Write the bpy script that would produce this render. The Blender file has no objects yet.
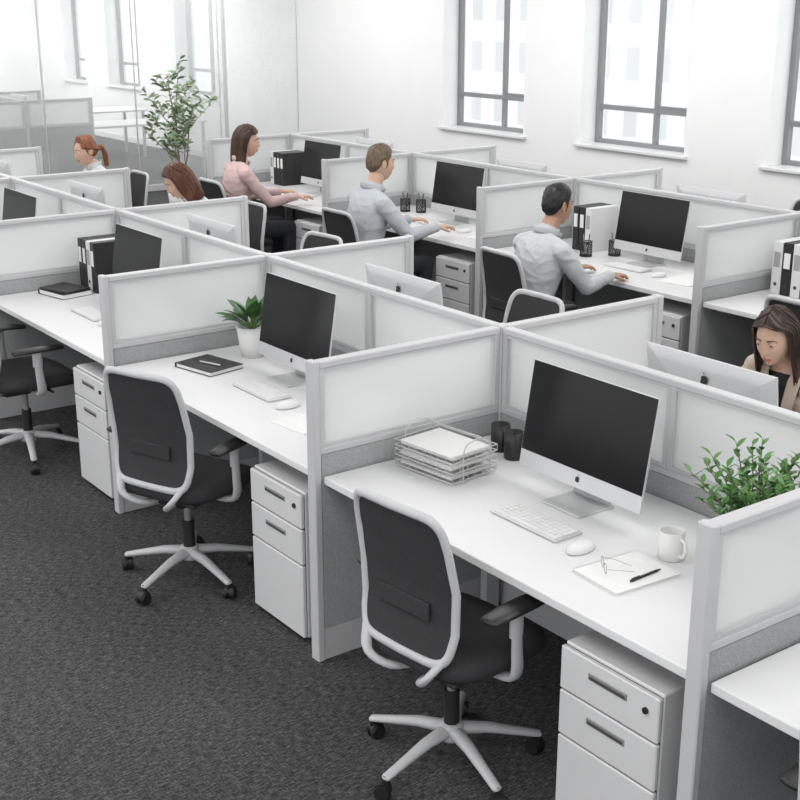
import bpy, bmesh, math, random
from mathutils import Vector, Matrix, Euler, noise
from mathutils.kdtree import KDTree
random.seed(7)
V=Vector
scene=bpy.context.scene
scene.view_settings.view_transform='Standard'

# ------------------------------------------------------------------ materials
def newmat(name):
    m=bpy.data.materials.new(name); m.use_nodes=True
    nt=m.node_tree; b=nt.nodes['Principled BSDF']
    return m,nt,b
def mat(name,col,rough=0.5,metal=0.0,nscale=0,namt=0.0,bump=0.0,spec=0.5,stretch=None,detail=3):
    m,nt,b=newmat(name)
    if not isinstance(col,(tuple,list)): col=(col,col,col)
    b.inputs['Base Color'].default_value=(*col,1)
    b.inputs['Roughness'].default_value=rough
    b.inputs['Metallic'].default_value=metal
    b.inputs['Specular IOR Level'].default_value=spec
    if nscale:
        tc=nt.nodes.new('ShaderNodeTexCoord'); n=nt.nodes.new('ShaderNodeTexNoise')
        n.inputs['Scale'].default_value=nscale; n.inputs['Detail'].default_value=detail
        mp=nt.nodes.new('ShaderNodeMapping')
        if stretch: mp.inputs['Scale'].default_value=stretch
        nt.links.new(tc.outputs['Object'],mp.inputs['Vector']); nt.links.new(mp.outputs[0],n.inputs['Vector'])
        if namt:
            r=nt.nodes.new('ShaderNodeValToRGB')
            r.color_ramp.elements[0].position=0.3; r.color_ramp.elements[1].position=0.7
            r.color_ramp.elements[0].color=(*[c*(1-namt) for c in col],1)
            r.color_ramp.elements[1].color=(*[min(1,c*(1+namt)) for c in col],1)
            nt.links.new(n.outputs['Fac'],r.inputs[0]); nt.links.new(r.outputs[0],b.inputs['Base Color'])
        if bump:
            bp=nt.nodes.new('ShaderNodeBump'); bp.inputs['Strength'].default_value=bump; bp.inputs['Distance'].default_value=0.004
            nt.links.new(n.outputs['Fac'],bp.inputs['Height']); nt.links.new(bp.outputs[0],b.inputs['Normal'])
    return m
M_wall=mat('wall_paint',(.88,.88,.88),.8,nscale=3,namt=.01)
M_ceil=mat('ceiling_paint',.88,.9,nscale=3,namt=.01)
M_lam=mat('white_laminate',(.75,.75,.755),.38,nscale=8,namt=.01)
M_frame=mat('grey_painted_metal',(.54,.54,.55),.42,nscale=10,namt=.01)
M_fab=mat('panel_fabric',(.36,.365,.37),.95,nscale=260,namt=.22,bump=.3)
M_kick=mat('kick_plate',(.54,.54,.55),.4,nscale=10,namt=.01)
M_ped=mat('pedestal_steel',(.65,.65,.655),.42,nscale=10,namt=.01)
M_gap=mat('dark_gap',.06,.7)
M_handle=mat('handle_grey',.30,.4,.3)
M_lock=mat('lock_black',.02,.4)
M_blk=mat('black_plastic',.018,.45,nscale=200,namt=.1)
M_tyre=mat('caster_black',.012,.5)
M_chairf=mat('chair_frame_grey',(.52,.52,.53),.4,nscale=20,namt=.01)
M_mesh=mat('chair_mesh',(.028,.028,.030),.8,nscale=300,namt=.5,bump=.4,stretch=(1,1,1.6))
M_seat=mat('seat_fabric',(.03,.03,.032),.9,nscale=250,namt=.3,bump=.4)
M_scr=mat('screen_glass',(.010,.010,.011),.16,spec=.22)
M_alu=mat('aluminium',(.66,.66,.67),.32,.35)
M_alud=mat('aluminium_back',(.55,.555,.56),.4,.2)
M_key=mat('key_white',.78,.5)
M_paper=mat('paper',(.80,.80,.79),.8,nscale=30,namt=.02)
M_cer=mat('ceramic_white',(.76,.76,.75),.25)
M_wire=mat('wire_silver',.6,.35,.5)
M_leather=mat('black_cover',.015,.45,nscale=150,namt=.2)
M_soil=mat('soil',(.05,.035,.025),.95,nscale=60,namt=.4)
M_leafA=mat('leaf_bush',(.085,.21,.05),.45,nscale=25,namt=.35)
M_leafB=mat('leaf_broad',(.045,.12,.035),.4,nscale=20,namt=.3)
M_leafC=mat('leaf_olive',(.24,.33,.19),.6,nscale=8,namt=.3)
M_stem=mat('stem_green',(.12,.2,.06),.6)
M_bark=mat('bark',(.22,.16,.11),.9,nscale=40,namt=.3)
M_winf=mat('window_frame',(.25,.255,.265),.45)
M_label=mat('label_grey',.35,.6)
M_white=mat('white_plastic',.7,.5)

def frosted():
    m,nt,b=newmat('frosted_glass')
    nt.nodes.remove(b); out=nt.nodes['Material Output']
    d=nt.nodes.new('ShaderNodeBsdfPrincipled'); d.inputs['Base Color'].default_value=(.66,.67,.67,1); d.inputs['Roughness'].default_value=.28
    t=nt.nodes.new('ShaderNodeBsdfTranslucent'); t.inputs['Color'].default_value=(.93,.94,.94,1)
    mx=nt.nodes.new('ShaderNodeMixShader'); mx.inputs[0].default_value=.45
    tr=nt.nodes.new('ShaderNodeBsdfTransparent'); mx2=nt.nodes.new('ShaderNodeMixShader'); mx2.inputs[0].default_value=.24
    tc=nt.nodes.new('ShaderNodeTexCoord'); n=nt.nodes.new('ShaderNodeTexNoise'); n.inputs['Scale'].default_value=2.2
    r=nt.nodes.new('ShaderNodeValToRGB'); r.color_ramp.elements[0].color=(.72,.73,.73,1); r.color_ramp.elements[1].color=(.84,.85,.85,1)
    nt.links.new(tc.outputs['Object'],n.inputs['Vector']); nt.links.new(n.outputs['Fac'],r.inputs[0]); nt.links.new(r.outputs[0],d.inputs['Base Color'])
    nt.links.new(d.outputs[0],mx.inputs[1]); nt.links.new(t.outputs[0],mx.inputs[2])
    nt.links.new(mx.outputs[0],mx2.inputs[1]); nt.links.new(tr.outputs[0],mx2.inputs[2]); nt.links.new(mx2.outputs[0],out.inputs[0])
    return m
M_frost=frosted()
def clearglass(name,haze,tint=(.98,.99,.99)):
    m,nt,b=newmat(name); nt.nodes.remove(b); out=nt.nodes['Material Output']
    tr=nt.nodes.new('ShaderNodeBsdfTransparent'); tr.inputs[0].default_value=(*tint,1)
    d=nt.nodes.new('ShaderNodeBsdfDiffuse'); d.inputs[0].default_value=(.95,.95,.95,1)
    g=nt.nodes.new('ShaderNodeBsdfGlossy'); g.inputs['Roughness'].default_value=.05
    m1=nt.nodes.new('ShaderNodeMixShader'); m1.inputs[0].default_value=haze
    m2=nt.nodes.new('ShaderNodeMixShader'); m2.inputs[0].default_value=.05
    nt.links.new(tr.outputs[0],m1.inputs[1]); nt.links.new(d.outputs[0],m1.inputs[2])
    nt.links.new(m1.outputs[0],m2.inputs[1]); nt.links.new(g.outputs[0],m2.inputs[2]); nt.links.new(m2.outputs[0],out.inputs[0])
    return m
M_glass=clearglass('partition_glass',.18)
M_wglass=clearglass('window_glass',.02)

def carpet():
    m,nt,b=newmat('carpet_woven'); b.inputs['Roughness'].default_value=1; b.inputs['Specular IOR Level'].default_value=.1
    tc=nt.nodes.new('ShaderNodeTexCoord')
    def nz(scale,st,rot=0):
        mp=nt.nodes.new('ShaderNodeMapping'); mp.inputs['Scale'].default_value=st; mp.inputs['Rotation'].default_value=(0,0,rot)
        n=nt.nodes.new('ShaderNodeTexNoise'); n.inputs['Scale'].default_value=scale; n.inputs['Detail'].default_value=2
        nt.links.new(tc.outputs['Object'],mp.inputs[0]); nt.links.new(mp.outputs[0],n.inputs['Vector']); return n
    a=nz(30,(5.5,1,1)); c=nz(34,(1.2,4.5,1)); e=nz(130,(1,1,1)); g=nz(1.2,(1,1,1))
    def mth(op,x,y):
        q=nt.nodes.new('ShaderNodeMath'); q.operation=op
        for i,s in enumerate((x,y)):
            if isinstance(s,(int,float)): q.inputs[i].default_value=s
            else: nt.links.new(s,q.inputs[i])
        return q.outputs[0]
    s=mth('ADD',mth('MULTIPLY',a.outputs['Fac'],.62),mth('MULTIPLY',c.outputs['Fac'],.30))
    s=mth('ADD',s,mth('MULTIPLY',e.outputs['Fac'],.33)); s=mth('ADD',s,mth('MULTIPLY',g.outputs['Fac'],.1))
    r=nt.nodes.new('ShaderNodeValToRGB'); cr=r.color_ramp
    cr.elements[0].position=.52; cr.elements[0].color=(.028,.028,.028,1)
    cr.elements[1].position=.84; cr.elements[1].color=(.155,.155,.157,1)
    x=cr.elements.new(.67); x.color=(.066,.066,.067,1)
    nt.links.new(s,r.inputs[0]); nt.links.new(r.outputs[0],b.inputs['Base Color'])
    bp=nt.nodes.new('ShaderNodeBump'); bp.inputs['Strength'].default_value=.5; bp.inputs['Distance'].default_value=.005
    nt.links.new(s,bp.inputs['Height']); nt.links.new(bp.outputs[0],b.inputs['Normal'])
    return m
M_carpet=carpet()
def facade():
    m,nt,b=newmat('facade_stone'); b.inputs['Roughness'].default_value=.9
    tc=nt.nodes.new('ShaderNodeTexCoord'); mp=nt.nodes.new('ShaderNodeMapping'); mp.inputs['Rotation'].default_value=(math.pi/2,0,0)
    br=nt.nodes.new('ShaderNodeTexBrick'); br.offset=0; br.inputs['Scale'].default_value=1
    br.inputs['Brick Width'].default_value=1.1; br.inputs['Row Height'].default_value=1.5; br.inputs['Mortar Size'].default_value=.32; br.inputs['Mortar Smooth'].default_value=.1
    br.inputs['Color1'].default_value=(.53,.54,.55,1); br.inputs['Color2'].default_value=(.60,.61,.61,1); br.inputs['Mortar'].default_value=(.72,.72,.70,1)
    nt.links.new(tc.outputs['Object'],mp.inputs[0]); nt.links.new(mp.outputs[0],br.inputs['Vector']); nt.links.new(br.outputs['Color'],b.inputs['Base Color'])
    return m
M_facade=facade()

# ------------------------------------------------------------------ mesh builder
_boxc={}
def boxdata(sx,sy,sz,b,seg):
    k=(round(sx,4),round(sy,4),round(sz,4),b,seg)
    if k in _boxc: return _boxc[k]
    bm=bmesh.new(); bmesh.ops.create_cube(bm,size=1)
    bmesh.ops.scale(bm,vec=(sx,sy,sz),verts=bm.verts)
    if b>0: bmesh.ops.bevel(bm,geom=list(bm.edges),offset=min(b,min(sx,sy,sz)*.45),segments=seg,profile=.5,affect='EDGES')
    bm.verts.ensure_lookup_table()
    vs=[v.co.copy() for v in bm.verts]; fs=[[v.index for v in f.verts] for f in bm.faces]
    bm.free(); _boxc[k]=(vs,fs); return vs,fs
def catmull(pts,k=4):
    pts=[V(p) for p in pts]; out=[]
    n=len(pts)
    for i in range(n-1):
        p0=pts[max(i-1,0)];p1=pts[i];p2=pts[i+1];p3=pts[min(i+2,n-1)]
        for j in range(k):
            t=j/k
            out.append(.5*((2*p1)+(p2-p0)*t+(2*p0-5*p1+4*p2-p3)*t*t+(3*p1-p0-3*p2+p3)*t**3))
    out.append(pts[-1]); return out
def lerpl(vals,m):
    out=[]; n=len(vals)
    for i in range(m):
        s=i/(m-1)*(n-1); a=min(int(s),n-2); f=s-a
        x,y=vals[a],vals[a+1]
        if isinstance(x,(tuple,list)): out.append(tuple(x[k]*(1-f)+y[k]*f for k in range(len(x))))
        else: out.append(x*(1-f)+y*f)
    return out
class MB:
    def __init__(s): s.v=[];s.f=[];s.m=[];s.s=[];s.mats=[];s.M=None
    def add(s,vs,fs,mt,smooth=False):
        if mt not in s.mats: s.mats.append(mt)
        mi=s.mats.index(mt); o=len(s.v)
        if s.M is not None: vs=[s.M@V(v) for v in vs]
        s.v.extend([V(v) for v in vs]); 
        for f in fs: s.f.append([i+o for i in f]); s.m.append(mi); s.s.append(smooth)
    def box(s,c,sz,mt,b=.003,seg=1,R=None):
        vs,fs=boxdata(*sz,b,seg); c=V(c)
        if R is not None: vs=[R@v+c for v in vs]
        else: vs=[v+c for v in vs]
        s.add(vs,fs,mt)
    def bx(s,x0,x1,y0,y1,z0,z1,mt,b=.003,seg=1):
        s.box(((x0+x1)/2,(y0+y1)/2,(z0+z1)/2),(x1-x0,y1-y0,z1-z0),mt,b,seg)
    def tube(s,pts,rad,mt,n=12,up=None,cap='round',closed=False,smooth=True,power=2):
        pts=[V(p) for p in pts]; N=len(pts)
        if not isinstance(rad,(list,)): rad=[rad]*N
        if len(rad)!=N: rad=lerpl(rad,N)
        rad=[(r,r) if not isinstance(r,tuple) else r for r in rad]
        T=[]
        for i in range(N):
            if closed: t=pts[(i+1)%N]-pts[i-1]
            else: t=pts[min(i+1,N-1)]-pts[max(i-1,0)]
            T.append(t.normalized() if t.length>1e-9 else V((0,0,1)))
        fr=[]
        if up is not None:
            up=V(up)
            for t in T:
                sd=t.cross(up)
                if sd.length<1e-4: sd=t.orthogonal()
                sd.normalize(); fr.append((sd,sd.cross(t).normalized()))
        else:
            sd=T[0].orthogonal().normalized()
            for t in T:
                sd=(sd-t*sd.dot(t))
                if sd.length<1e-6: sd=t.orthogonal()
                sd.normalize(); fr.append((sd.copy(),sd.cross(t).normalized()))
        rings=[]
        if cap=='round' and not closed:
            r=min(rad[0])
            for a in (80,50,25): rings.append((pts[0]-T[0]*r*math.sin(math.radians(a)),rad[0][0]*math.cos(math.radians(a)),rad[0][1]*math.cos(math.radians(a)),fr[0]))
        for i in range(N): rings.append((pts[i],rad[i][0],rad[i][1],fr[i]))
        if cap=='round' and not closed:
            r=min(rad[-1])
            for a in (25,50,80): rings.append((pts[-1]+T[-1]*r*math.sin(math.radians(a)),rad[-1][0]*math.cos(math.radians(a)),rad[-1][1]*math.cos(math.radians(a)),fr[-1]))
        vs=[];fs=[]
        for c,a,b,(x,y) in rings:
            for k in range(n):
                an=2*math.pi*k/n; ca,sa=math.cos(an),math.sin(an)
                if power!=2:
                    ca=math.copysign(abs(ca)**(2/power),ca); sa=math.copysign(abs(sa)**(2/power),sa)
                vs.append(c+x*a*ca+y*b*sa)
        R=len(rings)
        for i in range(R if closed else R-1):
            j=(i+1)%R
            for k in range(n):
                k2=(k+1)%n; fs.append([i*n+k,i*n+k2,j*n+k2,j*n+k])
        s.add(vs,fs,mt,smooth)
        if not closed:
            s.add(vs[:n],[list(range(n))[::-1]],mt,False); s.add(vs[-n:],[list(range(n))],mt,False)
    def cyl(s,p0,p1,r0,mt,r1=None,n=20):
        s.tube([p0,p1],[r0,r1 if r1 is not None else r0],mt,n=n,cap='flat')
    def sph(s,c,r,mt,nu=20,nv=12,keep=None,R=None):
        c=V(c); r=V(r) if not isinstance(r,(int,float)) else V((r,r,r)); vs=[];fs=[]
        for i in range(nv+1):
            ph=math.pi*i/nv
            for j in range(nu):
                th=2*math.pi*j/nu
                d=V((math.sin(ph)*math.cos(th)*r.x,math.sin(ph)*math.sin(th)*r.y,math.cos(ph)*r.z))
                if R is not None: d=R@d
                vs.append(c+d)
        for i in range(nv):
            for j in range(nu):
                f=[i*nu+j,(i+1)*nu+j,(i+1)*nu+(j+1)%nu,i*nu+(j+1)%nu]
                if keep and not all(keep(vs[q]-c) for q in f): continue
                fs.append(f)
        s.add(vs,fs,mt,True)
    def lathe(s,prof,c,mt,n=28,smooth=True):
        c=V(c); vs=[];fs=[]
        for r,z in prof:
            for k in range(n):
                a=2*math.pi*k/n; vs.append(c+V((r*math.cos(a),r*math.sin(a),z)))
        for i in range(len(prof)-1):
            for k in range(n):
                k2=(k+1)%n; fs.append([i*n+k,i*n+k2,(i+1)*n+k2,(i+1)*n+k])
        s.add(vs,fs,mt,smooth)
    def disc(s,c,r,mt,n=28):
        c=V(c); s.add([c+V((r*math.cos(2*math.pi*k/n),r*math.sin(2*math.pi*k/n),0)) for k in range(n)],[list(range(n))],mt)
    def leaf(s,base,d,nrm,L,W,mt,droop=.2):
        base=V(base); d=V(d).normalized(); nrm=V(nrm); sd=d.cross(nrm)
        if sd.length<1e-3: sd=d.orthogonal()
        sd.normalize(); up=sd.cross(d).normalized()
        vs=[];prof=[(0,.05),(.25,.8),(.5,1),(.75,.7),(1,.02)]
        for t,w in prof:
            c=base+d*L*t-up*droop*L*t*t
            vs+= [c-sd*W*.5*w+up*W*.12*w, c, c+sd*W*.5*w+up*W*.12*w]
        fs=[]
        for i in range(4):
            a=i*3; fs+= [[a,a+1,a+4,a+3],[a+1,a+2,a+5,a+4]]
        s.add(vs,fs,mt,True)
    def mesh(s,name):
        me=bpy.data.meshes.new(name); me.from_pydata([tuple(v) for v in s.v],[],s.f)
        for m in s.mats: me.materials.append(m)
        me.polygons.foreach_set('material_index',s.m); me.polygons.foreach_set('use_smooth',s.s)
        me.update(); return me
def put(name,me,loc=(0,0,0),rz=0,sc=1,parent=None):
    if isinstance(me,MB): me=me.mesh(name)
    o=bpy.data.objects.new(name,me); scene.collection.objects.link(o)
    o.location=loc; o.rotation_euler=(0,0,rz); o.scale=(sc,sc,sc) if isinstance(sc,(int,float)) else sc
    if parent: o.parent=parent
    return o

# ------------------------------------------------------------------ room
WY=9.6
X0,X1=-25.0,4.0
Y0=-4.0
b=MB(); b.bx(X0,X1,Y0,WY+.35,-.1,0,M_carpet,0); put('floor',b)
b=MB(); b.bx(X0,X1,Y0,WY+.35,3.3,3.4,M_ceil,0); put('ceiling',b)
wins=[(-23.9,-22.9),(-21.9,-20.6),(-19.2,-17.9),(-12.2,-10.75),(-9.85,-8.40),(-7.42,-5.97),(-5.0,-3.55),(-2.6,-1.15),(-.2,1.25)]
SILL,HEAD=.92,3.0
b=MB(); xs=X0
for a,c in wins:
    b.bx(xs,a,WY,WY+.35,0,3.3,M_wall,0); b.bx(a,c,WY,WY+.35,0,SILL,M_wall,0); b.bx(a,c,WY,WY+.35,HEAD,3.3,M_wall,0); xs=c
b.bx(xs,X1,WY,WY+.35,0,3.3,M_wall,0)
put('wall_north',b)
b=MB(); b.bx(X0-.2,X0,Y0,WY+.35,0,3.3,M_wall,0); put('wall_west',b)
b=MB(); b.bx(X0,X1,WY-.015,WY,0,.1,M_lam,.003); put('baseboard_north',b)
for i,(a,c) in enumerate(wins):
    w=MB(); yy=WY+.25; t=.058
    z0,z1=SILL+.03,HEAD
    mx=(a+c)/2+.12
    w.bx(a,a+t,yy-.03,yy+.03,z0,z1,M_winf); w.bx(c-t,c,yy-.03,yy+.03,z0,z1,M_winf)
    w.bx(a+t,c-t,yy-.028,yy+.028,z0,z0+.045,M_winf); w.bx(a+t,c-t,yy-.028,yy+.028,z1-.05,z1,M_winf)
    w.bx(mx-.025,mx+.025,yy-.026,yy+.026,z0+.045,z1-.05,M_winf)
    for p,q in ((a+t,mx-.025),(mx+.025,c-t)): w.bx(p,q,yy-.024,yy+.024,1.30,1.35,M_winf)
    w.bx(mx+.025,c-t,yy-.018,yy+.018,1.35,1.38,M_winf)
    for p,q in ((a+t,mx-.025),(mx+.025,c-t)):
        w.bx(p,q,yy-.003,yy+.003,z0+.045,1.30,M_wglass,0); w.bx(p,q,yy-.003,yy+.003,1.38,z1-.05,M_wglass,0)
    w.bx(a-.05,c+.05,WY-.05,WY+.22,SILL-.0,SILL+.03,M_lam,.004)
    put('window_%d'%(i+1),w)
# exterior
b=MB(); b.bx(-48,-14,26,34,-10,30,M_facade,0); put('exterior_building',b)
b=MB(); b.bx(-12,-3,32,40,-10,9,M_facade,0); put('exterior_building',b)

# glass partition across west end
b=MB(); gx=-15.4; y=1.0
b.bx(gx-.03,gx+.03,1.0,WY-.02,0,.08,M_frame); b.bx(gx-.03,gx+.03,1.0,WY-.02,2.9,2.96,M_frame)
while y<WY-.1:
    y2=min(y+1.22,WY-.02)
    b.bx(gx-.006,gx+.006,y+.006,y2-.006,.08,2.9,M_glass,0)
    b.bx(gx-.012,gx+.012,y2-.006,y2+.006,.08,2.9,M_alu,0)
    y=y2
put('glass_partition',b)
b=MB(); 
b.bx(-15.3,-13.9,7.58,7.62,0,.06,M_frame)
b.bx(-15.3,-14.62,7.594,7.606,.06,2.9,M_glass,0); b.bx(-14.60,-13.9,7.594,7.606,.06,2.9,M_glass,0)
b.bx(-13.93,-13.9,7.58,7.62,0,2.9,M_alu,0)
put('glass_partition',b)

# ------------------------------------------------------------------ cubicle parts
H=1.18; GZ=.855
def panel_sect(b,axis,p0,p1,npan,th=.046,fr=.022):
    """panel along axis ('x'/'y') from p0 to p1 centred on 0"""
    def bb(a0,a1,t0,t1,z0,z1,m,bev=.002):
        if axis=='x': b.bx(a0,a1,t0,t1,z0,z1,m,bev)
        else: b.bx(t0,t1,a0,a1,z0,z1,m,bev)
    h=th/2
    bb(p0,p1,-h+.004,h-.004,0,.13,M_kick)
    bb(p0,p1,-h+.002,h-.002,.13,GZ-.022,M_fab,.004)
    bb(p0,p1,-h,h,GZ-.022,GZ,M_frame)
    bb(p0,p1,-h,h,H-.026,H,M_frame,.004)
    L=(p1-p0)/npan
    for i in range(npan):
        a=p0+i*L; c=a+L
        bb(a,a+fr,-h+.003,h-.003,GZ,H-.026,M_frame); bb(c-fr,c,-h+.003,h-.003,GZ,H-.026,M_frame)
        bb(a+fr,c-fr,-.009,.009,GZ,H-.026,M_frost,0)
        bb(a+fr,c-fr,-.016,.016,GZ,GZ+.012,M_frame,0); bb(a+fr,c-fr,-.016,.016,H-.038,H-.026,M_frame,0)
HALF=.90
def divider_mesh():
    b=MB()
    b.bx(-.026,.026,-.026,.026,0,H+.004,M_frame,.004)
    for s in (-1,1):
        p0,p1=(.026,HALF-.03) if s>0 else (-HALF+.03,-.026)
        panel_sect(b,'y',p0,p1,1)
        ye=s*(HALF-.015)
        b.box((0,ye,(H+.004)/2),(.052,.03,H+.004),M_frame,.004)
    return b.mesh('cubicle_partition')
def spine_mesh(W):
    b=MB(); panel_sect(b,'x',-W/2+.027,W/2-.027,2); return b.mesh('cubicle_partition_spine')
def desk_mesh(W):
    b=MB(); w=W/2-.03; # origin at spine line; desk towards -y
    b.bx(-w,w,-HALF+.035,-.03,.72,.75,M_lam,.004,2)
    b.bx(-w+.03,w-.03,-.30,-.24,.66,.715,M_frame)   # cable beam
    b.bx(-w+.03,w-.03,-.16,-.06,.58,.60,M_frame)
    for s in (-1,1):
        x=s*(w-.03)
        b.bx(x-.02,x+.02,-.12,-.05,0,.72,M_frame); b.bx(x-.02,x+.02,-.75,-.05,.68,.72,M_frame)
    return b.mesh('office_desk')
def ped_mesh():
    b=MB(); w,d,h=.38,.56,.63
    b.bx(-w/2,w/2,.012,d,.02,h,M_ped,.004)
    for x in (-w/2+.05,w/2-.05):
        for y in (.06,d-.05): b.cyl((x,y,0),(x,y,.03),.02,M_blk,n=12)
    b.bx(-w/2+.004,w/2-.004,.006,.02,.035,h-.01,M_gap,0)
    zs=[(.485,.622),(.335,.479),(.025,.329)]
    for i,(z0,z1) in enumerate(zs):
        b.bx(-w/2,w/2,-.008,.010,z0,z1,M_ped,.004)
        zc=z1-.048 if i<2 else None
        if zc:
            b.bx(-.075,.075,-.011,-.006,zc-.011,zc+.011,M_handle,.002)
            b.bx(-.068,.068,-.0125,-.010,zc-.007,zc+.002,M_gap,0)
    b.tube([(w/2-.045,-.006,.57),(w/2-.045,-.014,.57)],[.010,.010],M_lock,n=14,cap='flat')
    return b.mesh('filing_pedestal')
ME_div=divider_mesh(); ME_ped=ped_mesh()
_sp={};_dk={}
def row(xs,Ys,desks=True,fped=True,rped=True):
    for x in xs: put('cubicle_partition',ME_div,(x,Ys,0))
    for a,c in zip(xs[:-1],xs[1:]):
        W=round(c-a,3); xc=(a+c)/2
        if W not in _sp: _sp[W]=spine_mesh(W); _dk[W]=desk_mesh(W)
        put('cubicle_partition',_sp[W],(xc,Ys,0))
        put('office_desk',_dk[W],(xc,Ys,0)); put('office_desk',_dk[W],(xc,Ys,0),math.pi)
        if fped: put('filing_pedestal',ME_ped,(c-.03-.09-.20,Ys-HALF+.04,0))
        if rped: put('filing_pedestal',ME_ped,(a+.03+.05+.25,Ys+HALF-.04,0),math.pi)
R1=3.18; R2=6.45
row1=[-12.65+1.8*i for i in range(8)]
row2=[-10.55+1.95*i for i in range(6)]
row(row1,R1,rped=False); row(row2,R2,rped=False)
row([-21.5,-19.7,-17.9,-16.1],5.9,rped=False)

# ------------------------------------------------------------------ chair
def chair_mesh(star):
    b=MB()
    for k in range(5):
        a=math.radians(star+72*k); d=V((math.cos(a),math.sin(a),0)); sd=V((-d.y,d.x,0))
        b.tube([d*.03+V((0,0,.125)),d*.12+V((0,0,.118)),d*.22+V((0,0,.095)),d*.295+V((0,0,.078))],[(.027,.022),(.022,.018),(.018,.014),(.017,.011)],M_chairf,n=12,up=(0,0,1))
        p=d*.295
        b.cyl(p+V((0,0,.045)),p+V((0,0,.085)),.010,M_tyre,n=10)
        a2=a+.7+k; w=V((math.cos(a2),math.sin(a2),0)); pc=p+V((-w.y,w.x,0))*.012
        for s in (-1,1):
            b.tube([pc+w*s*.006+V((0,0,.028)),pc+w*s*.023+V((0,0,.028))],[.028,.025],M_tyre,n=18,cap='flat')
        b.tube([pc-w*.017+V((0,0,.036)),pc+w*.017+V((0,0,.036))],[.025,.025],M_blk,n=14,cap='flat')
    b.lathe([(0,.09),(.04,.092),(.045,.10),(.043,.14),(.036,.150),(.0,.152)],(0,0,0),M_chairf)
    b.cyl((0,0,.15),(0,0,.27),.026,M_blk); b.cyl((0,0,.26),(0,0,.40),.016,M_handle)
    b.box((0,-.01,.405),(.20,.26,.05),M_blk,.015,2)
    b.box((0,.0,.432),(.40,.38,.018),M_blk,.008,2)
    # seat cushion: superelliptic pad
    n=36; rows=[(.80,.437),(.96,.440),(1.0,.455),(1.0,.475),(.96,.490),(.85,.497),(.5,.494),(.0,.490)]
    vs=[];fs=[]
    for sc,z in rows:
        for k in range(n):
            a=2*math.pi*k/n; c,s=math.cos(a),math.sin(a)
            x=math.copysign(abs(c)**.55,c)*.25*sc; y=math.copysign(abs(s)**.55,s)*.24*sc+.02
            zz=z
            if y>.15: zz-= (y-.15)*.25
            if z>.48: zz+= (abs(x)/.25)**2*.008
            vs.append((x,y,zz))
    for i in range(len(rows)-1):
        for k in range(n):
            k2=(k+1)%n; fs.append([i*n+k,i*n+k2,(i+1)*n+k2,(i+1)*n+k])
    b.add(vs,fs,M_seat,True); b.add(vs[:n],[list(range(n))[::-1]],M_seat)
    # back profile
    kz=[.47,.55,.63,.72,.82,.92,1.0]; ky=[-.235,-.214,-.200,-.204,-.220,-.242,-.265]
    def fy(z,x=0):
        z=max(kz[0],min(kz[-1],z))
        for i in range(len(kz)-1):
            if z<=kz[i+1]:
                t=(z-kz[i])/(kz[i+1]-kz[i]); t=t*t*(3-2*t)*.4+t*.6; y=ky[i]*(1-t)+ky[i+1]*t; break
        return y+ (x/.22)**2*.018
    z0,z1=.50,.985
    def hw(z):
        t=(z-z0)/(z1-z0); return .190+.018*math.sin(math.pi*min(1,t*1.0))-.006*t
    ex=.24
    loop=[]; N=72
    for k in range(N):
        a=2*math.pi*k/N; c,s=math.cos(a),math.sin(a)
        u=math.copysign(abs(c)**ex,c); w=math.copysign(abs(s)**ex,s)
        z=(z0+z1)/2+w*(z1-z0)/2; x=u*hw(z); loop.append(V((x,fy(z,x),z)))
    b.tube(loop,[(.015,.012)]*N,M_chairf,n=10,closed=True,up=(0,1,0))
    # mesh panel
    nx,nz=14,20; vs=[];fs=[]
    for off in (0.0,-.008):
        for j in range(nz+1):
            w=-1+2*j/nz; z=(z0+z1)/2+w*(z1-z0)/2*.985
            lim=(1-min(1,abs(w))**(2/ex))**(ex/2) if abs(w)<1 else .0
            lim=max(lim,.84)
            for i in range(nx+1):
                x=(-1+2*i/nx)*hw(z)*lim*.99; vs.append((x,fy(z,x)+off+.004,z))
    st=(nz+1)*(nx+1)
    for o in (0,st):
        for j in range(nz):
            for i in range(nx):
                q=o+j*(nx+1)+i; fs.append([q,q+1,q+nx+2,q+nx+1])
    b.add(vs,fs,M_mesh,True)
    # lumbar pad
    b.box((0,fy(.66)-.008,.655),(.22,.012,.06),M_seat,.006,2)
    # J-bar yoke
    for s in (-1,1):
        b.tube(catmull([(s*.17,fy(.52,.17),.515),(s*.13,-.245,.45),(s*.07,-.20,.405),(s*.04,-.10,.395)],4),[(.018,.012),(.017,.013),(.016,.014)],M_chairf,n=10,up=(0,0,1))
    # arms
    for s in (-1,1):
        b.tube(catmull([(s*.10,.0,.415),(s*.22,.0,.415),(s*.275,.0,.44),(s*.285,-.01,.54),(s*.285,-.015,.645)],4),[(.014,.024),(.014,.024),(.013,.026),(.012,.022),(.012,.02)],M_chairf,n=12,up=(0,1,0))
        b.tube([(s*.285,-.015,.58),(s*.285,-.015,.655)],[(.015,.027),(.015,.027)],M_chairf,n=12,up=(0,1,0),cap='flat')
        b.tube([(s*.280,-.13,.664),(s*.278,-.05,.668),(s*.275,.05,.668),(s*.268,.12,.662)],[(.034,.012),(.042,.014),(.042,.014),(.034,.012)],M_blk,n=16,up=(0,0,1))
    # lever
    b.tube([(.12,.05,.42),(.24,.07,.415)],.007,M_blk,n=8)
    return b.mesh('office_chair')
ME_chair=chair_mesh(56); ME_chairB=chair_mesh(343)
def chair(x,y,rz=0,me=None): return put('office_chair',me or ME_chair,(x,y,0),rz)
chair(-2.82,2.28,math.radians(6)); chair(-4.59,2.24,math.radians(22),ME_chairB); chair(-6.50,2.24,math.radians(0)); chair(-1.22,2.36,0)
chair(-8.35,2.2); chair(-10.1,2.2)
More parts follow.
